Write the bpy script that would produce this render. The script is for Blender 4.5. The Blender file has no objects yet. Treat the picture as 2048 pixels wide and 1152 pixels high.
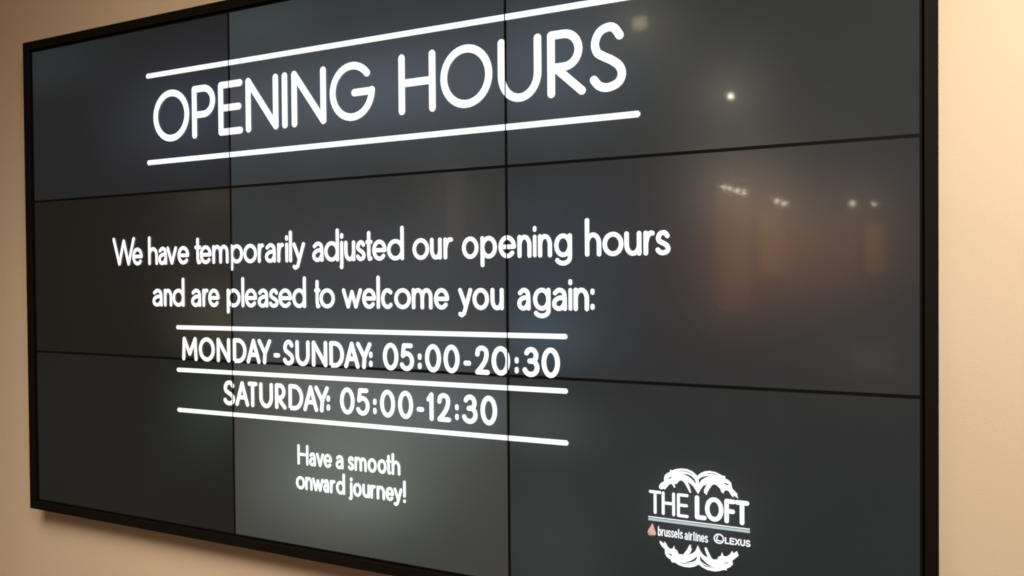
import bpy, bmesh, math, random
from mathutils import Matrix, Vector
from mathutils.geometry import tessellate_polygon
random.seed(4)
S = bpy.context.scene
C = S.collection

# ------------------------------------------------------------------ camera, world, lamps, exposure
cam = bpy.data.objects.new('camera', bpy.data.cameras.new('camera'))
C.objects.link(cam)
cam.data.sensor_width = 36.0
cam.data.lens = 29.31
cam.data.clip_start = 0.05
cam.data.clip_end = 100
cam.matrix_world = Matrix(((0.8924423, 0.0010921, 0.4511602, 3.07720),
                           (0.4510869, 0.0160229, -0.8923362, -2.02807),
                           (-0.0082035, 0.9998710, 0.0138069, 0.84496),
                           (0, 0, 0, 1)))
S.camera = cam

W = bpy.data.worlds.new('World'); S.world = W; W.use_nodes = True
bg = W.node_tree.nodes['Background']
bg.inputs[0].default_value = (1.0, 0.66, 0.42, 1)
bg.inputs[1].default_value = 0.055

S.view_settings.view_transform = 'Standard'
S.view_settings.look = 'None'
S.view_settings.exposure = 0
S.view_settings.gamma = 1

def lamp(name, kind, loc, target, power, col, **kw):
    l = bpy.data.lights.new(name, kind); l.energy = power; l.color = col
    for k, v in kw.items(): setattr(l, k, v)
    o = bpy.data.objects.new(name, l); C.objects.link(o); o.location = loc
    d = Vector(target) - Vector(loc)
    o.rotation_euler = d.to_track_quat('-Z', 'Y').to_euler()
    return o
# warm ceiling downlight washing the wall to the right of the screens
lamp('wall_washer_lamp', 'SPOT', (3.95, -1.90, 2.75), (3.98, 0.065, 0.50), 350, (1.0, 0.945, 0.80),
     spot_size=math.radians(84), spot_blend=0.9, shadow_soft_size=0.12)
# ceiling downlight in front of the screens, its beam falling on the lower wall
lamp('lower_wall_downlight_lamp', 'SPOT', (1.3, -2.3, 2.9), (0.75, 0.09, -1.20), 600, (1.0, 0.87, 0.69),
     spot_size=math.radians(66), spot_blend=1.0, shadow_soft_size=1.0)
# unseen soft fill standing in for the room's ceiling lamps, to the right and behind the photographer
lamp('room_fill_lamp', 'AREA', (4.3, -2.6, 3.0), (1.2, 0.0, 0.2), 68, (1.0, 0.72, 0.48),
     shape='RECTANGLE', size=1.2, size_y=0.8)

# ------------------------------------------------------------------ helpers
def mesh_obj(name, bm, mat, parent=None):
    me = bpy.data.meshes.new(name); bm.to_mesh(me); bm.free()
    for m in (mat if isinstance(mat, (list, tuple)) else [mat]): me.materials.append(m)
    o = bpy.data.objects.new(name, me); C.objects.link(o)
    if parent: o.parent = parent
    return o

def tag(o, **kw):
    for k, v in kw.items(): o[k] = v
    return o

def box(bm, x0, x1, y0, y1, z0, z1, mi=0):
    v = [bm.verts.new((x, y, z)) for x in (x0, x1) for y in (y0, y1) for z in (z0, z1)]
    for q in ((0, 1, 3, 2), (4, 6, 7, 5), (0, 4, 5, 1), (2, 3, 7, 6), (0, 2, 6, 4), (1, 5, 7, 3)):
        f = bm.faces.new([v[i] for i in q]); f.material_index = mi

def lathe(bm, prof, n, M):
    rings = []
    for r, h in prof:
        rings.append([bm.verts.new(M @ Vector((r*math.cos(2*math.pi*k/n), r*math.sin(2*math.pi*k/n), h))) for k in range(n)])
    for a, b in zip(rings, rings[1:]):
        for k in range(n):
            f = bm.faces.new((a[k], a[(k+1) % n], b[(k+1) % n], b[k])); f.smooth = True
    bm.faces.new(rings[0][::-1]); bm.faces.new(rings[-1])

def new_mat(name):
    m = bpy.data.materials.new(name); m.use_nodes = True
    nt = m.node_tree
    return m, nt, nt.nodes['Principled BSDF']

# ------------------------------------------------------------------ materials
def wall_paint():
    m, nt, b = new_mat('warm_wall_paint')
    N, L = nt.nodes, nt.links
    geo = N.new('ShaderNodeNewGeometry')
    n1 = N.new('ShaderNodeTexNoise'); n1.inputs['Scale'].default_value = 1.3; n1.inputs['Detail'].default_value = 4
    n2 = N.new('ShaderNodeTexNoise'); n2.inputs['Scale'].default_value = 260; n2.inputs['Detail'].default_value = 3
    L.new(geo.outputs['Position'], n1.inputs['Vector']); L.new(geo.outputs['Position'], n2.inputs['Vector'])
    cr = N.new('ShaderNodeValToRGB')
    cr.color_ramp.elements[0].position = 0.3; cr.color_ramp.elements[0].color = (0.69, 0.575, 0.44, 1)
    cr.color_ramp.elements[1].position = 0.7; cr.color_ramp.elements[1].color = (0.74, 0.60, 0.475, 1)
    L.new(n1.outputs[0], cr.inputs[0]); L.new(cr.outputs[0], b.inputs['Base Color'])
    bp = N.new('ShaderNodeBump'); bp.inputs['Strength'].default_value = 0.22; bp.inputs['Distance'].default_value = 0.002
    L.new(n2.outputs[0], bp.inputs['Height']); L.new(bp.outputs[0], b.inputs['Normal'])
    b.inputs['Roughness'].default_value = 0.75
    return m

def display_mat(name, base, blobs):
    """LCD module showing black: glossy cover over a faintly leaking backlight, with letter glow painted in as soft blobs."""
    m, nt, b = new_mat(name)
    N, L = nt.nodes, nt.links
    b.inputs['Base Color'].default_value = (0.008, 0.008, 0.009, 1)
    b.inputs['Roughness'].default_value = 0.20
    b.inputs['Specular IOR Level'].default_value = 0.5
    b.inputs['Coat Weight'].default_value = 0.085
    b.inputs['Coat Roughness'].default_value = 0.043
    geo = N.new('ShaderNodeNewGeometry'); sep = N.new('ShaderNodeSeparateXYZ')
    L.new(geo.outputs['Position'], sep.inputs[0])
    def math_(op, a, c=None):
        n = N.new('ShaderNodeMath'); n.operation = op
        for i, v in enumerate((a, c)):
            if v is None: continue
            if isinstance(v, (int, float)): n.inputs[i].default_value = v
            else: L.new(v, n.inputs[i])
        return n.outputs[0]
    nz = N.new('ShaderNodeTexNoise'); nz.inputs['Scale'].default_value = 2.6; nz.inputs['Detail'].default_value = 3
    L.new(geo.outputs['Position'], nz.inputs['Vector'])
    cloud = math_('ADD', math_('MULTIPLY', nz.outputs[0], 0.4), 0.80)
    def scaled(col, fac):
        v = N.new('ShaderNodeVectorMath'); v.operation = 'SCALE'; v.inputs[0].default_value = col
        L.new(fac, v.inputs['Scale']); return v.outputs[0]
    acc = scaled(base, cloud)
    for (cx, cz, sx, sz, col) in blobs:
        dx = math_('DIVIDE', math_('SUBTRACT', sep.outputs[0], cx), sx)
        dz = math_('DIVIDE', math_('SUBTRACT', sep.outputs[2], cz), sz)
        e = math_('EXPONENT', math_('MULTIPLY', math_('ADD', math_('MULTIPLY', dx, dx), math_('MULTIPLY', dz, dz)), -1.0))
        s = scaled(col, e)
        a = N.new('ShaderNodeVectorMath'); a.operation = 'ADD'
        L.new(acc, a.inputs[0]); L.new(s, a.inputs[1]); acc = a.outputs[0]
    # faint colour drift of the cells
    nc = N.new('ShaderNodeTexNoise'); nc.inputs['Scale'].default_value = 5.0; nc.inputs['Detail'].default_value = 2
    L.new(geo.outputs['Position'], nc.inputs['Vector'])
    tint = N.new('ShaderNodeMix'); tint.data_type = 'RGBA'
    tint.inputs[6].default_value = (1.07, 0.97, 1.03, 1); tint.inputs[7].default_value = (0.92, 1.04, 1.0, 1)
    L.new(nc.outputs[0], tint.inputs[0])
    mul = N.new('ShaderNodeVectorMath'); mul.operation = 'MULTIPLY'
    L.new(acc, mul.inputs[0]); L.new(tint.outputs[2], mul.inputs[1])
    L.new(mul.outputs[0], b.inputs['Emission Color']); b.inputs['Emission Strength'].default_value = 1.0
    m.cycles.emission_sampling = 'NONE'
    return m

def emit(name, col, s, sampling='AUTO'):
    m, nt, b = new_mat(name)
    b.inputs['Base Color'].default_value = (0.02, 0.02, 0.02, 1)
    b.inputs['Emission Color'].default_value = (*col, 1); b.inputs['Emission Strength'].default_value = s
    b.inputs['Roughness'].default_value = 0.4
    m.cycles.emission_sampling = sampling
    return m

def plain(name, col, rough, spec=0.5, noise=0.0):
    m, nt, b = new_mat(name); N, L = nt.nodes, nt.links
    b.inputs['Roughness'].default_value = rough; b.inputs['Specular IOR Level'].default_value = spec
    geo = N.new('ShaderNodeNewGeometry'); n = N.new('ShaderNodeTexNoise'); n.inputs['Scale'].default_value = 18; n.inputs['Detail'].default_value = 5
    L.new(geo.outputs['Position'], n.inputs['Vector'])
    mx = N.new('ShaderNodeMix'); mx.data_type = 'RGBA'
    mx.inputs[6].default_value = (*[c*(1-noise) for c in col], 1); mx.inputs[7].default_value = (*[c*(1+noise) for c in col], 1)
    L.new(n.outputs[0], mx.inputs[0]); L.new(mx.outputs[2], b.inputs['Base Color'])
    return m

WALL = wall_paint()
WHITE = emit('lit_white_pixels', (0.975, 0.99, 1.0), 1.08)
SOFT = emit('lit_pale_pixels', (0.80, 0.93, 0.96), 0.62)
PINK = emit('lit_pink_pixels', (1.0, 0.60, 0.52), 0.75)
REDP = emit('lit_red_pixels', (0.85, 0.16, 0.12), 0.5)
FRAME = plain('black_brown_frame_metal', (0.0075, 0.0052, 0.0036), 0.65, 0.10, 0.25)
LIP = plain('black_recess', (0.004, 0.003, 0.003), 0.8, 0.1)
BEZ = plain('black_bezel_plastic', (0.004, 0.004, 0.004), 0.7, 0.15)
BEZH = plain('dark_grey_bezel_plastic', (0.0045, 0.004, 0.004), 0.65, 0.15)

# ------------------------------------------------------------------ the wall (setting)
PW, PH = 1.018, 0.573
bm = bmesh.new(); box(bm, -2.6, 5.2, 0.065, 0.25, -1.2, 3.4)
tag(mesh_obj('wall', bm, WALL), kind='structure', label='warm cream painted wall behind the screens')

# ------------------------------------------------------------------ video wall
vw = bpy.data.objects.new('video_display', None); C.objects.link(vw)
tag(vw, label='wall-mounted black framed video display of nine screens showing white opening hours text', category='video display')
# (children below are built in world coordinates; the Empty stands at the origin corner)

# frame bars with mitred corners; profile: recessed lip, front face with eased edges, outer side
TX = {'l': 0.0425, 'r': 0.0325}; TZ = {'t': 0.0375, 'b': 0.0360}
PROF = [(0.0, 0.016), (0.0, 0.0045), (0.14, 0.0045), (0.14, -0.0040), (0.165, -0.0055), (0.965, -0.0055), (1.0, -0.0035), (1.0, 0.065)]
IX0, IX1, IZ0, IZ1 = 0.0, 3*PW + 0.001, 0.0, 3*PH
def corner(cx, cz, t, y):
    x = IX0 - TX['l']*t if cx == 'l' else IX1 + TX['r']*t
    z = IZ0 - TZ['b']*t if cz == 'b' else IZ1 + TZ['t']*t
    return (x, y, z)
for a, b_ in ((('l', 't'), ('r', 't')), (('r', 't'), ('r', 'b')), (('r', 'b'), ('l', 'b')), (('l', 'b'), ('l', 't'))):
    bm = bmesh.new()
    A = [bm.verts.new(corner(*a, t, y)) for t, y in PROF]; B = [bm.verts.new(corner(*b_, t, y)) for t, y in PROF]
    for i in range(len(PROF) - 1):
        f = bm.faces.new((A[i], A[i+1], B[i+1], B[i])); f.material_index = 1 if i < 3 else 0
    bm.faces.new(A); bm.faces.new(B[::-1])
    bmesh.ops.recalc_face_normals(bm, faces=bm.faces)
    mesh_obj('frame_bar', bm, [FRAME, LIP], vw)

# display modules: (column, row from the bottom) -> base leakage, uneven patches and letter glow painted into the emission
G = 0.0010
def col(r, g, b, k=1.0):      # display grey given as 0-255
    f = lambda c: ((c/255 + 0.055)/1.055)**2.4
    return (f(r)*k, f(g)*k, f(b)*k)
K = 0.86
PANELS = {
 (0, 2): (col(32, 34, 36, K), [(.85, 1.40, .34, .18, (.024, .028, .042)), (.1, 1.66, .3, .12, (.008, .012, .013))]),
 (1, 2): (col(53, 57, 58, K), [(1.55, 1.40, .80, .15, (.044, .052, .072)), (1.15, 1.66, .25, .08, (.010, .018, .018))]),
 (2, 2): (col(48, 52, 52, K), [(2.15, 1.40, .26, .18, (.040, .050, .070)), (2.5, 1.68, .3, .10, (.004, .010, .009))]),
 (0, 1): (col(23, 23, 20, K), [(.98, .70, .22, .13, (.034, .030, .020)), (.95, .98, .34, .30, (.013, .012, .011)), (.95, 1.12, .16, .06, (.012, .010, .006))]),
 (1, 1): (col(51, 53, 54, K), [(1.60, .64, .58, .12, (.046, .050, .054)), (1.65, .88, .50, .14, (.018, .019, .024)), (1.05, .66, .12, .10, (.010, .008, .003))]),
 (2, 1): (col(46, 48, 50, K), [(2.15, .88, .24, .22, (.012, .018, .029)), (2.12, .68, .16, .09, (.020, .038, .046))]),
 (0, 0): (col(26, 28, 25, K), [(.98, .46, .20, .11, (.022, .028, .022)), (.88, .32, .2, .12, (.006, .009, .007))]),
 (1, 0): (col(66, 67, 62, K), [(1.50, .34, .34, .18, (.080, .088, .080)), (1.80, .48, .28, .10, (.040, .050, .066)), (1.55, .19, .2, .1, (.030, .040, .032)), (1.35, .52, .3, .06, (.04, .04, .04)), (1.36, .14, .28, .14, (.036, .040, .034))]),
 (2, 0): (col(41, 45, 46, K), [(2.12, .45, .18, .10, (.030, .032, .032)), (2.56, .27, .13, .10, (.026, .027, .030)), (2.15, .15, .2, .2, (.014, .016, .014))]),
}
panels = {}
for c in range(3):
    for r in range(3):
        x0, x1, z0, z1 = c*PW, (c+1)*PW, r*PH, (r+1)*PH
        base, blobs = PANELS[(c, r)]
        bm = bmesh.new()
        box(bm, x0 + 0.002, x1 - 0.002, 0.003, 0.055, z0 + 0.002, z1 - 0.002)
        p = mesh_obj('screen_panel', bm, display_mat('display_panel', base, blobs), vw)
        panels[(c, r)] = p
        # bezel: thin raised rim round the active area
        bm = bmesh.new(); g, w, h = 0.0004, 0.0040, 0.0042
        box(bm, x0 + g, x0 + w, 0.0018, 0.050, z0 + g, z1 - g)
        box(bm, x1 - w, x1 - g, 0.0018, 0.050, z0 + g, z1 - g)
        box(bm, x0 + w, x1 - w, 0.0020, 0.050, z0 + g, z0 + h, 1)
        box(bm, x0 + w, x1 - w, 0.0020, 0.050, z1 - h, z1 - g, 1)
        mesh_obj('bezel', bm, [BEZ, BEZH], p)

# ------------------------------------------------------------------ lettering: own stroke alphabet
def arc(cx, cy, rx, ry, a0, a1, n=None):
    n = n or max(4, int(abs(a1 - a0)/11))
    return [(cx + rx*math.cos(math.radians(a0 + (a1-a0)*k/n)), cy + ry*math.sin(math.radians(a0 + (a1-a0)*k/n))) for k in range(n+1)]
def cat(pts, n=5):
    P = [pts[0]] + list(pts) + [pts[-1]]; out = []
    for i in range(1, len(P) - 2):
        p0, p1, p2, p3 = P[i-1], P[i], P[i+1], P[i+2]
        for k in range(n):
            t = k/n
            out.append(tuple(0.5*((2*p1[j]) + (-p0[j]+p2[j])*t + (2*p0[j]-5*p1[j]+4*p2[j]-p3[j])*t*t + (-p0[j]+3*p1[j]-3*p2[j]+p3[j])*t**3) for j in (0, 1)))
    out.append(tuple(pts[-1])); return out
ELL = arc(.5, .5, .5, .5, 90, 450, 40)
SC = cat([(.93,.84),(.74,.97),(.5,1),(.2,.93),(.05,.76),(.12,.61),(.33,.53),(.66,.44),(.92,.33),(1,.19),(.86,.06),(.5,0),(.2,.04),(0,.15)], 6)
# y: 0 baseline, 1 cap top (capitals) / x-height (lower case), 2 ascender, -1 descender
CAP = {
 'O': [ELL], '0': [ELL],
 'P': [[(0,0),(0,1)] + [(.4,1)] + arc(.5,.72,.5,.28,90,-90) + [(0,.44)]],
 'E': [[(1,1),(0,1),(0,0),(1,0)], [(0,.51),(.93,.51)]],
 'N': [[(0,0),(0,1),(1,0),(1,1)]],
 'I': [[(.5,0),(.5,1)]],
 'G': [arc(.5,.5,.5,.5,40,358,34) + [(1,.47),(.56,.47)]],
 'H': [[(0,0),(0,1)], [(1,0),(1,1)], [(0,.52),(1,.52)]],
 'U': [[(0,1),(0,.42)] + arc(.5,.42,.5,.42,180,360) + [(1,1)]],
 'R': [[(0,0),(0,1),(.38,1)] + arc(.42,.72,.48,.28,90,-90) + [(0,.44)], [(.14,.44),(1,0)]],
 'S': [SC],
 'M': [[(0,0),(.06,1),(.5,.25),(.94,1),(1,0)]],
 'D': [[(0,0),(0,1),(.3,1)] + arc(.35,.5,.65,.5,90,-90) + [(0,0)]],
 'A': [[(0,0),(.5,1),(1,0)], [(.2,.33),(.8,.33)]],
 'Y': [[(0,1),(.55,.42)], [(1,1),(.55,.42),(.5,0)]],
 'T': [[(0,1),(1,1)], [(.5,1),(.5,0)]],
 'L': [[(0,1),(0,0),(1,0)]],
 'F': [[(1,1),(0,1),(0,0)], [(0,.5),(.88,.5)]],
 'W': [[(0,1),(.27,0),(.5,.92),(.73,0),(1,1)]],
 'X': [[(0,0),(1,1)], [(0,1),(1,0)]],
 '5': [[(.88,1),(.2,1),(.1,.56)] + arc(.46,.33,.54,.33,118,-150,24)],
 '2': [cat([(.03,.74),(.12,.92),(.45,1),(.82,.92),(.92,.72),(.78,.47),(.4,.2),(.02,0)], 5) + [(1,0)]],
 '3': [arc(.5,.76,.42,.24,155,-75,18), arc(.46,.28,.54,.28,78,-158,22), [(.38,.535),(.55,.535)]],
 '1': [[(0,.8),(.8,1),(.8,0)]],
 '-': [[(0,.35),(1,.35)]],
 ':': [[(.5,.10),(.5,.19)], [(.5,.50),(.5,.59)]],
 '!': [[(.5,2),(.5,.55)], [(.5,0),(.5,.03)]],
}
BOWL = arc(.5, .5, .5, .5, 0, 360, 28)
LOW = {
 'a': [cat([(.1,.84),(.45,1),(.82,.9),(.93,.62),(.95,0)], 5), cat([(.93,.58),(.45,.57),(.08,.4),(.06,.15),(.35,0),(.7,.06),(.93,.3)], 5)],
 'b': [[(0,2),(0,0)], BOWL], 'd': [[(1,2),(1,0)], BOWL], 'o': [BOWL],
 'p': [[(0,1),(0,-1)], BOWL],
 'g': [[(1,1),(1,-.25)] + arc(.5,-.25,.5,.7,0,-150,14), BOWL],
 'c': [arc(.5,.5,.5,.5,48,312,22)],
 'e': [[(.05,.5),(.97,.5)] + arc(.5,.5,.5,.5,0,318,26)],
 'h': [[(0,2),(0,0)], [(0,.5)] + arc(.5,.55,.5,.45,170,0,12) + [(1,0)]],
 'n': [[(0,1),(0,0)], [(0,.5)] + arc(.5,.55,.5,.45,170,0,12) + [(1,0)]],
 'm': [[(0,1),(0,0)], [(0,.5)] + arc(.26,.6,.25,.4,170,0,10) + [(.51,0)], [(.51,.5)] + arc(.76,.6,.24,.4,170,0,10) + [(1,0)]],
 'r': [[(0,1),(0,0)], [(0,.5)] + arc(.75,.4,.72,.6,165,78,8)],
 'u': [[(0,1),(0,.45)] + arc(.5,.45,.5,.45,180,360,12) + [(1,1)], [(1,.5),(1,0)]],
 'v': [[(0,1),(.5,0),(1,1)]],
 'w': [[(0,1),(.27,0),(.5,.9),(.73,0),(1,1)]],
 'y': [[(0,1),(.56,.05)], [(1,1),(.56,.05),(.38,-.75),(.15,-1),(.0,-.85)]],
 'i': [[(.5,1),(.5,0)], [(.56,1.62),(.52,1.48)]],
 'j': [[(.75,1),(.75,-.6),(.5,-1),(.1,-.95)], [(.8,1.62),(.76,1.48)]],
 'l': [[(.5,2),(.5,0)]],
 't': [[(.45,1.7),(.45,.25),(.6,0),(.95,.02)], [(0,1),(1,1)]],
 's': [SC],
 ':': [[(.5,.06),(.5,.16)], [(.5,.86),(.5,.96)]],
 '!': CAP['!'],
}
def stroke(bm, pts, w, y, cap=True):
    """ribbon of width w with round joints and ends, lying in the plane y"""
    h = w/2
    P = [Vector(p) for p in pts]
    P = [p for i, p in enumerate(P) if i == 0 or (p - P[i-1]).length > 1e-5]
    closed = len(P) > 3 and (P[0] - P[-1]).length < 1e-4
    nrm = lambda d: Vector((-d.y, d.x)).normalized()
    segs = [nrm(P[i+1] - P[i]) for i in range(len(P) - 1)]
    def disc(p):
        vs = [bm.verts.new((p.x + h*math.cos(k*math.pi/8), y, p.y + h*math.sin(k*math.pi/8))) for k in range(16)]
        bm.faces.new(vs[::-1])
    prev = None
    for i in range(len(P) - 1):
        def off(j, s):
            a, b = (segs[j-1] if j > 0 else (segs[-1] if closed else segs[j])), (segs[j] if j < len(segs) else (segs[0] if closed else segs[-1]))
            if a.dot(b) < 0.80: return s
            m = (a + b).normalized(); return m/max(0.5, m.dot(s))
        o0, o1 = off(i, segs[i])*h, off(i+1, segs[i])*h
        q = [P[i] + o0, P[i] - o0, P[i+1] - o1, P[i+1] + o1]
        bm.faces.new([bm.verts.new((v.x, y, v.y)) for v in q])
        if i and segs[i-1].dot(segs[i]) < 0.80: disc(P[i])
    if cap and not closed: disc(P[0]); disc(P[-1])
SEAMS = [(-1, PW - 0.0018), (PW + 0.0018, 2*PW - 0.0018), (2*PW + 0.0018, 9)]
def place(name, bm, row, mat):
    """split a shape at the vertical seams and hang each piece on its own screen"""
    xs = [v.co.x for v in bm.verts]; out = []
    for c, (a, b) in enumerate(SEAMS):
        if max(xs) < a or min(xs) > b: continue
        k = bm.copy()
        for X, nx in ((a, -1), (b, 1)):
            bmesh.ops.bisect_plane(k, geom=k.verts[:] + k.edges[:] + k.faces[:], plane_co=(X, 0, 0), plane_no=(nx, 0, 0), clear_outer=True)
        if not k.faces: k.free(); continue
        out.append(mesh_obj(name, k, mat, panels[(c, row)]))
    bm.free(); return out

def glyph(ch, x0, x1, z, w, low, yoff=0.0, only=None):
    """z: dict base, top(cap) / xh, asc, desc at this x"""
    bm = bmesh.new(); h = w/2
    src = (LOW if (low and ch in LOW) else CAP)
    def Z(v):
        b = z['b'] + h
        if src is CAP and ch != '!': return b + (z['t'] - h - b)*v
        xh, asc, de = z['x'] - h, z['t'] - h, z['d'] + h
        if ch == '!': return b + (asc - b)*v/2
        if v > 1: return xh + (asc - xh)*(v - 1)
        if v < 0: return b + (b - de)*v
        return b + (xh - b)*v
    wd = (x1 - x0) - w
    if wd < w*0.15: X = lambda v: (x0 + x1)/2 + (v - .5)*max(wd, 0)
    else: X = lambda v: x0 + h + wd*v
    for i, st in enumerate(src[ch]):
        if only is not None and i != only: continue
        stroke(bm, [(X(a), Z(b)) for a, b in st], min(w, x1 - x0) if ch in ':iI!l' else w, yoff - 0.00003*i)
    return bm

LINES = {
'heading': 'O=0.6642,0.8368 P=0.8499,0.9567 E=0.9707,1.0781 N=1.0913,1.2291 I=1.2418,1.2690 N=1.2832,1.4199 G=1.4341,1.6023 H=1.6866,1.8133 O=1.8295,1.9965 U=2.0136,2.1450 R=2.1621,2.2715 S=2.2828,2.3811',
'line1': 'W=0.4455,0.5616 e=0.5474,0.5998 h=0.6283,0.6761 a=0.6774,0.7228 v=0.7192,0.7700 e=0.7724,0.8271 t=0.8530,0.8844 e=0.8774,0.9315 m=0.9349,1.0081 p=1.0159,1.0719 o=1.0732,1.1323 r=1.1355,1.1631 a=1.1652,1.2136 r=1.2175,1.2464 i=1.2495,1.2638 l=1.2654,1.2787 y=1.2801,1.3304 a=1.3582,1.4052 d=1.4062,1.4629 j=1.4648,1.4800 u=1.4828,1.5241 s=1.5269,1.5621 t=1.5621,1.5877 e=1.5868,1.6382 d=1.6400,1.6997 o=1.7296,1.7865 u=1.7894,1.8288 r=1.8346,1.8684 o=1.8953,1.9484 p=1.9547,2.0065 e=2.0112,2.0649 n=2.0694,2.1115 i=2.1160,2.1264 n=2.1308,2.1719 g=2.1784,2.2294 h=2.2660,2.3111 o=2.3145,2.3714 u=2.3737,2.4192 r=2.4244,2.4556 s=2.4556,2.4940',
'line2': 'a=0.6462,0.6988 n=0.7032,0.7439 d=0.7451,0.8027 a=0.8335,0.8826 r=0.8868,0.9161 e=0.9138,0.9650 p=0.9976,1.0584 l=1.0606,1.0769 e=1.0776,1.1298 a=1.1319,1.1792 s=1.1806,1.2203 e=1.2203,1.2758 d=1.2770,1.3322 t=1.3649,1.3891 o=1.3856,1.4449 w=1.4723,1.5473 e=1.5479,1.5986 l=1.6004,1.6131 c=1.6167,1.6632 o=1.6640,1.7228 m=1.7254,1.7963 e=1.8013,1.8514 y=1.8817,1.9271 o=1.9279,1.9802 u=1.9850,2.0260 a=2.0667,2.1089 g=2.1149,2.1665 a=2.1701,2.2156 i=2.2184,2.2291 n=2.2327,2.2763 :=2.2805,2.2916',
'line3': 'M=0.7883,0.8604 O=0.8674,0.9403 N=0.9494,1.0099 D=1.0221,1.0814 A=1.0820,1.1417 Y=1.1299,1.1874 -=1.1966,1.2237 S=1.2361,1.2811 U=1.2872,1.3443 N=1.3528,1.4134 D=1.4212,1.4775 A=1.4781,1.5357 Y=1.5236,1.5800 :=1.5708,1.5836 0=1.6214,1.6765 5=1.6820,1.7312 :=1.7443,1.7570 0=1.7690,1.8230 0=1.8313,1.8841 -=1.8968,1.9214 2=1.9339,1.9803 0=1.9865,2.0439 :=2.0583,2.0699 3=2.0832,2.1324 0=2.1388,2.1924',
'line4': 'S=0.9772,1.0285 A=1.0307,1.0899 T=1.0849,1.1266 U=1.1345,1.1923 R=1.2007,1.2476 D=1.2566,1.3165 A=1.3165,1.3752 Y=1.3614,1.4174 :=1.4085,1.4220 0=1.4605,1.5154 5=1.5219,1.5710 :=1.5838,1.5966 0=1.6093,1.6631 0=1.6737,1.7263 -=1.7384,1.7642 1=1.7727,1.7988 2=1.8082,1.8544 :=1.8681,1.8796 3=1.8922,1.9410 0=1.9503,2.0026',
'line5': 'H=1.2903,1.3346 a=1.3366,1.3650 v=1.3650,1.3959 e=1.3940,1.4271 a=1.4406,1.4724 s=1.4878,1.5115 m=1.5128,1.5583 o=1.5612,1.5948 o=1.5975,1.6304 t=1.6286,1.6475 h=1.6484,1.6795',
'line6': 'o=1.2830,1.3200 n=1.3206,1.3498 w=1.3484,1.3938 a=1.3915,1.4163 r=1.4182,1.4405 d=1.4414,1.4759 j=1.4892,1.5062 o=1.5062,1.5389 u=1.5408,1.5694 r=1.5704,1.5920 n=1.5933,1.6241 e=1.6254,1.6564 y=1.6546,1.6856 !=1.6874,1.6988',
'logo1': 'T=2.4348,2.4667 H=2.4680,2.5019 E=2.5070,2.5360',
'logo2': 'L=2.5518,2.5806 O=2.5769,2.6217 F=2.6239,2.6513 T=2.6489,2.6832',
}
# line: row of screens, stroke, base, cap/ascender top, x-height, descender, rise per metre, reference x
SPEC = {
 'heading': (2, .0222, 1.3170, 1.4930, 0, 0, 0, 0),
 'line1': (1, .0122, .8950, .9955, .9575, .8715, 0, 0),
 'line2': (1, .0122, .7510, .8500, .8125, .7300, .0012, .8),
 'line3': (1, .0138, .5680, .6490, 0, 0, .0040, .8),
 'line4': (0, .0138, .4270, .5095, 0, 0, .0055, .95),
 'line5': (0, .0094, .2585, .3235, .3020, .23, .0100, 1.3),
 'line6': (0, .0094, .1815, .2475, .2235, .1690, .0060, 1.3),
 'logo1': (0, .0072, .2440, .3030, 0, 0, -.005, 2.45),
 'logo2': (0, .0108, .2440, .3030, 0, 0, -.005, 2.45),
}
def kind(ch): return 'digit' if ch.isdigit() else 'letter' if ch.isalpha() else 'punctuation_mark'
for key, (row, w, b, t, x, d, k, xr) in SPEC.items():
    low_line = x > 0
    for i, tok in enumerate(LINES[key].split()):
        ch, ab = tok.split('=') if tok[0] != '=' else (tok[0], tok[2:])
        x0, x1 = map(float, ab.split(','))
        s = k*((x0 + x1)/2 - xr)
        low = low_line and (ch.islower() or ch in ':!')
        zz = dict(b=b+s, t=t+s, x=x+s, d=d+s)
        if ch == ':':
            for part in (0, 1): place('punctuation_dot', glyph(ch, x0, x1, zz, w, low, 0, part), row, WHITE)
        else: place(kind(ch), glyph(ch, x0, x1, zz, w, low, -0.00001*(i % 3)), row, WHITE)
# rule lines
for row, x0, z0, x1, z1, w in ((2, .625, 1.5520, 2.44, 1.5505, .0165), (2, .625, 1.2515, 2.4188, 1.2525, .0165),
                               (1, .757, .6805, 2.2150, .6850, .0138), (0, .757, .5350, 2.2153, .5405, .0138), (0, .757, .3975, 2.2158, .4030, .0138)):
    bm = bmesh.new(); stroke(bm, [(x0 + w/3, z0), (x1 - w*.05, z1)], w, 0.0, False)
    bmesh.ops.bevel(bm, geom=bm.verts[:], offset=w*0.22, segments=2, affect='VERTICES')
    place('rule_line', bm, row, WHITE)
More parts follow.
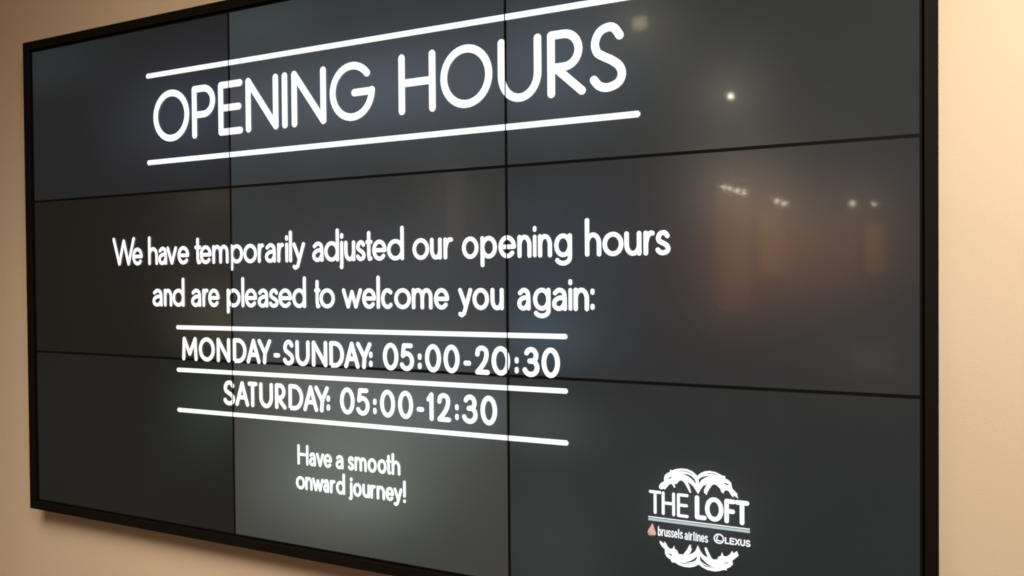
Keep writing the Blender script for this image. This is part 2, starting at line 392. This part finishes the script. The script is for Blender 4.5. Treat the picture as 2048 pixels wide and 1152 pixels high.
# emblem: double rule, flourishes, flame of dots, small lettering
for z, w, m in ((.2352, .0024, WHITE), (.2292, .0062, SOFT)):
    bm = bmesh.new(); stroke(bm, [(2.4330, z), (2.6842, z)], w, 0.0, False); place('emblem_rule_line', bm, 0, m)
ORN = {
 'tl': [(2.5602,0.3063),(2.5549,0.3137),(2.5483,0.3236),(2.5416,0.3295),(2.5336,0.3327),(2.5389,0.3226),(2.5409,0.3135),(2.5431,0.3077),(2.5395,0.3073),(2.5335,0.3180),(2.5268,0.3293),(2.5215,0.3348),(2.5147,0.3354),(2.5092,0.3302),(2.5079,0.3260),(2.5038,0.3256),(2.5004,0.3259),(2.5030,0.3161),(2.4996,0.3157),(2.4962,0.3221),(2.4915,0.3249),(2.4860,0.3210),(2.4818,0.3152),(2.4762,0.3085),(2.4721,0.3101),(2.4666,0.3074),(2.4617,0.3103),(2.4613,0.3157),(2.4653,0.3229),(2.4743,0.3285),(2.4743,0.3373),(2.4765,0.3443),(2.4820,0.3495),(2.4896,0.3537),(2.4903,0.3598),(2.4944,0.3575),(2.5026,0.3617),(2.5189,0.3653),(2.5338,0.3647),(2.5458,0.3606),(2.5551,0.3535),(2.5585,0.3505)],
 'tlh1': [(2.5189,0.3525),(2.5324,0.3526),(2.5431,0.3496),(2.5511,0.3425),(2.5544,0.3362),(2.5547,0.3303),(2.5484,0.3382),(2.5377,0.3464),(2.5270,0.3507)],
 'tlh2': [(2.4847,0.3377),(2.4943,0.3427),(2.4936,0.3393),(2.4860,0.3355)],
 'tlh3': [(2.5053,0.3568),(2.5189,0.3606),(2.5324,0.3595),(2.5431,0.3563),(2.5525,0.3499),(2.5424,0.3549),(2.5324,0.3579),(2.5189,0.3590)],
 'tr': [(2.5585,0.3505),(2.5658,0.3579),(2.5764,0.3636),(2.5883,0.3660),(2.6040,0.3643),(2.6195,0.3574),(2.6266,0.3568),(2.6260,0.3515),(2.6337,0.3484),(2.6401,0.3425),(2.6432,0.3285),(2.6553,0.3168),(2.6547,0.3122),(2.6578,0.3061),(2.6451,0.3131),(2.6463,0.3067),(2.6412,0.3114),(2.6349,0.3211),(2.6284,0.3237),(2.6239,0.3199),(2.6219,0.3145),(2.6168,0.3178),(2.6148,0.3241),(2.6090,0.3301),(2.6038,0.3341),(2.5966,0.3340),(2.5907,0.3268),(2.5841,0.3155),(2.5807,0.3059),(2.5748,0.3119),(2.5749,0.3185),(2.5815,0.3324),(2.5723,0.3275),(2.5656,0.3175),(2.5602,0.3063)],
 'trh1': [(2.5617,0.3429),(2.5697,0.3490),(2.5790,0.3526),(2.5882,0.3529),(2.5777,0.3485),(2.5684,0.3416),(2.5617,0.3316)],
 'trh2': [(2.6240,0.3408),(2.6311,0.3396),(2.6356,0.3368),(2.6336,0.3353),(2.6259,0.3371)],
 'trh3': [(2.5777,0.3584),(2.5882,0.3610),(2.6000,0.3606),(2.6143,0.3562),(2.6000,0.3588),(2.5882,0.3595)],
 'bl': [(2.5585,0.1794),(2.5531,0.1654),(2.5461,0.1581),(2.5376,0.1534),(2.5440,0.1683),(2.5412,0.1700),(2.5413,0.1777),(2.5384,0.1780),(2.5320,0.1652),(2.5221,0.1512),(2.5107,0.1503),(2.5065,0.1588),(2.5008,0.1622),(2.4987,0.1704),(2.4958,0.1622),(2.4894,0.1606),(2.4836,0.1640),(2.4779,0.1731),(2.4736,0.1775),(2.4736,0.1711),(2.4628,0.1781),(2.4620,0.1724),(2.4677,0.1646),(2.4757,0.1573),(2.4756,0.1474),(2.4806,0.1396),(2.4892,0.1345),(2.4935,0.1274),(2.5006,0.1284),(2.5120,0.1231),(2.5262,0.1210),(2.5374,0.1216),(2.5487,0.1251),(2.5571,0.1298),(2.5606,0.1324)],
 'blh1': [(2.5561,0.1519),(2.5488,0.1439),(2.5375,0.1367),(2.5234,0.1321),(2.5347,0.1330),(2.5459,0.1365),(2.5530,0.1410),(2.5560,0.1457)],
 'blh2': [(2.4835,0.1485),(2.4922,0.1476),(2.4950,0.1445),(2.4907,0.1439),(2.4850,0.1459)],
 'blh3': [(2.5106,0.1299),(2.5205,0.1286),(2.5347,0.1286),(2.5515,0.1339),(2.5347,0.1301),(2.5206,0.1303)],
 'br': [(2.5606,0.1324),(2.5682,0.1273),(2.5820,0.1218),(2.5998,0.1211),(2.6121,0.1243),(2.6223,0.1286),(2.6298,0.1281),(2.6278,0.1322),(2.6379,0.1378),(2.6440,0.1456),(2.6420,0.1535),(2.6574,0.1680),(2.6535,0.1783),(2.6488,0.1742),(2.6448,0.1716),(2.6421,0.1773),(2.6367,0.1677),(2.6286,0.1617),(2.6218,0.1614),(2.6175,0.1704),(2.6150,0.1605),(2.6089,0.1582),(2.6068,0.1517),(2.5959,0.1494),(2.5904,0.1555),(2.5795,0.1774),(2.5754,0.1755),(2.5767,0.1688),(2.5835,0.1524),(2.5739,0.1559),(2.5656,0.1644),(2.5585,0.1794)],
 'brh1': [(2.5635,0.1544),(2.5697,0.1470),(2.5779,0.1399),(2.5876,0.1344),(2.5944,0.1327),(2.5848,0.1319),(2.5724,0.1363),(2.5648,0.1414)],
 'brh2': [(2.6244,0.1454),(2.6332,0.1494),(2.6339,0.1482),(2.6251,0.1428)],
 'brh3': [(2.5669,0.1361),(2.5765,0.1320),(2.5903,0.1300),(2.6067,0.1311),(2.5903,0.1286),(2.5751,0.1298)],
}
FLAME = [(2.4433,0.2196),(2.4462,0.2129),(2.4494,0.2033),(2.4527,0.1945),(2.4505,0.1904),(2.4468,0.1885),(2.4439,0.1912),(2.4409,0.1873),(2.4365,0.1877),(2.4321,0.1897),(2.4310,0.1967),(2.4344,0.2042),(2.4396,0.2120)]

def filled(outer, holes, y):
    bm = bmesh.new(); rings = [[Vector((p[0], p[1], 0)) for p in r] for r in [outer] + holes]
    vs = [bm.verts.new((p.x, y, p.y)) for r in rings for p in r]
    for tri in tessellate_polygon(rings):
        try: bm.faces.new([vs[i] for i in tri])
        except ValueError: pass
    return bm
for key in ('tl', 'tr', 'bl', 'br'):
    place('emblem_flourish', filled(ORN[key], [ORN[key+'h1'], ORN[key+'h2'], ORN[key+'h3']], 0.0), 0, WHITE)
place('emblem_flame', filled(FLAME, [], 0.0), 0, PINK)
bm = bmesh.new()
for px, pz, r in ((2.4345, .1925, .0022), (2.4395, .1895, .0020), (2.4455, .1893, .0021), (2.4385, .1985, .0014), (2.4445, .2035, .0012)):
    vs = [bm.verts.new((px + r*math.cos(k*math.pi/5), -0.0003, pz + r*math.sin(k*math.pi/5))) for k in range(10)]; bm.faces.new(vs[::-1])
place('emblem_flame_dots', bm, 0, REDP)
def small_line(txt, x0, x1, z, w, low, adv, row=0):
    tot = sum(adv.get(c, 1.0) for c in txt); x = x0; u = (x1 - x0)/tot
    for i, c in enumerate(txt):
        a = adv.get(c, 1.0)*u
        if c != ' ': place('letter', glyph(c, x + a*.04, x + a*.96, z, w, low, -0.00001*(i % 3)), row, WHITE)
        x += a
adv = {'l': .55, 'i': .55, ' ': .6, 'r': .75, 's': .9, 't': .7}
small_line('brussels', 2.4575, 2.5215, dict(b=.1900, t=.2135, x=.2070, d=.18), .0026, True, adv)
small_line('airlines', 2.5250, 2.5840, dict(b=.1890, t=.2115, x=.2058, d=.18), .0026, True, adv)
small_line('LEXUS', 2.6245, 2.6860, dict(b=.1925, t=.2085, x=0, d=0), .0030, False, {'L': .9})
bm = bmesh.new(); stroke(bm, arc(2.6105, .2025, .0112, .0108, 0, 360, 32), .0030, 0.0)
stroke(bm, [(2.6075, .2095), (2.6045, .1975), (2.6160, .1975)], .0026, -0.0001)
place('emblem_ring', bm, 0, WHITE)

# ------------------------------------------------------------------ the room's lamps and added glow panels across from the screens (seen mirrored in them)
HOUS = plain('black_lamp_housing', (0.02, 0.02, 0.02), 0.5)
BULB = emit('lit_bulb', (1.0, 0.86, 0.66), 1300.0)
BULBD = emit('lit_bulb_dim', (1.0, 0.84, 0.60), 560.0)
DIFF = emit('lit_square_diffuser', (1.0, 0.86, 0.50), 48.0)
AMB = emit('amber_reflection_glow', (1.0, 0.42, 0.10), 8.0)
AMB2 = emit('rosy_reflection_glow', (1.0, 0.38, 0.20), 5.0)
PALE = emit('pale_reflection_glow', (1.0, 0.82, 0.62), 2.8)
def spotlight(loc, r, mat, label, group):
    e = bpy.data.objects.new('spotlight', None); C.objects.link(e); e.location = loc
    tag(e, label=label, category='spotlight', group=group)
    M = Matrix.Rotation(math.radians(90), 4, 'X')
    bm = bmesh.new(); lathe(bm, [(r*1.0, -.002), (r*1.5, -.002), (r*1.6, -.03), (r*1.6, -.12), (r*.9, -.14)], 18, Matrix.Rotation(math.radians(-90), 4, 'X'))
    mesh_obj('housing', bm, HOUS, e)
    bm = bmesh.new(); bmesh.ops.create_uvsphere(bm, u_segments=8, v_segments=6, radius=r, matrix=Matrix.Translation((0, .004, 0)))
    mesh_obj('bulb', bm, mat, e)
spotlight((1.36, -6.0, 2.54), .017, BULB, 'single bright ceiling spotlight mirrored in the upper right screen', 'room spotlights')
for k in range(4):
    t = k/3
    spotlight((1.29 + .19*t, -6.0, 1.68 - .06*t), .014, BULBD, ['leftmost','second','third','rightmost'][k] + ' spotlight from the left in the row of four mirrored in the screen', 'row of four spotlights')
spotlight((1.78, -6.0, 1.525), .014, BULBD, 'left spotlight of the close pair mirrored in the right middle screen', 'room spotlights')
spotlight((1.85, -6.0, 1.500), .014, BULBD, 'right spotlight of the close pair mirrored in the right middle screen', 'room spotlights')
spotlight((2.43, -6.0, 1.47), .014, BULBD, 'yellowish spotlight mirrored near the right edge of the middle screen', 'room spotlights')
spotlight((2.61, -6.0, 1.46), .010, BULBD, 'faintest spotlight mirrored nearest the right frame bar', 'room spotlights')
bm = bmesh.new(); box(bm, .39, .53, -6.04, -6.0, 3.31, 3.42)
tag(mesh_obj('ceiling_light', bm, DIFF), label='small square yellowish ceiling light mirrored beside the heading', category='ceiling light')
def glow(name, x0, x1, z0, z1, mat, label, y=-6.2):  # added emitters, shaped only to give the warm and pale reflections in the screens
    bm = bmesh.new(); box(bm, x0, x1, y - .06, y, z0, z1)
    bmesh.ops.bevel(bm, geom=bm.edges[:], offset=.01, segments=1)
    tag(mesh_obj(name, bm, mat), label=label, category='glow panel', group='added glow panels across the room')
glow('added_glow_panel', 1.18, 1.48, .50, 1.66, AMB2, 'tall rosy glow panel added for the warm reflection under the row of four spotlights')
glow('added_glow_panel', 1.60, 1.80, .85, 1.44, AMB, 'amber glow panel added for the warm reflection under the close pair of spotlights')
glow('added_glow_panel', 2.52, 2.68, .85, 1.30, AMB, 'small amber glow panel added for the warm reflection nearest the right frame bar')
glow('added_glow_panel', 1.82, 2.45, .70, 1.36, emit('dim_amber_glow', (1.0, .45, .26), 2.0), 'wide dim amber glow panel added for the warm reflection between the brighter two')
glow('added_glow_panel', 2.40, 2.75, -.05, .20, emit('dim_yellow_glow', (1.0, .85, .5), 1.8), 'low wide dim yellow glow panel added for the reflection')
glow('added_glow_panel', -1.92, -1.72, 1.2, 2.1, PALE, 'narrow pale glow panel standing in for a lit pillar, mirrored in the centre screen')

for o in list(vw.children_recursive):
    pass
S.render.engine = 'CYCLES'
S.cycles.filter_width = 1.8
S.cycles.max_bounces = 6
S.cycles.sample_clamp_indirect = 6
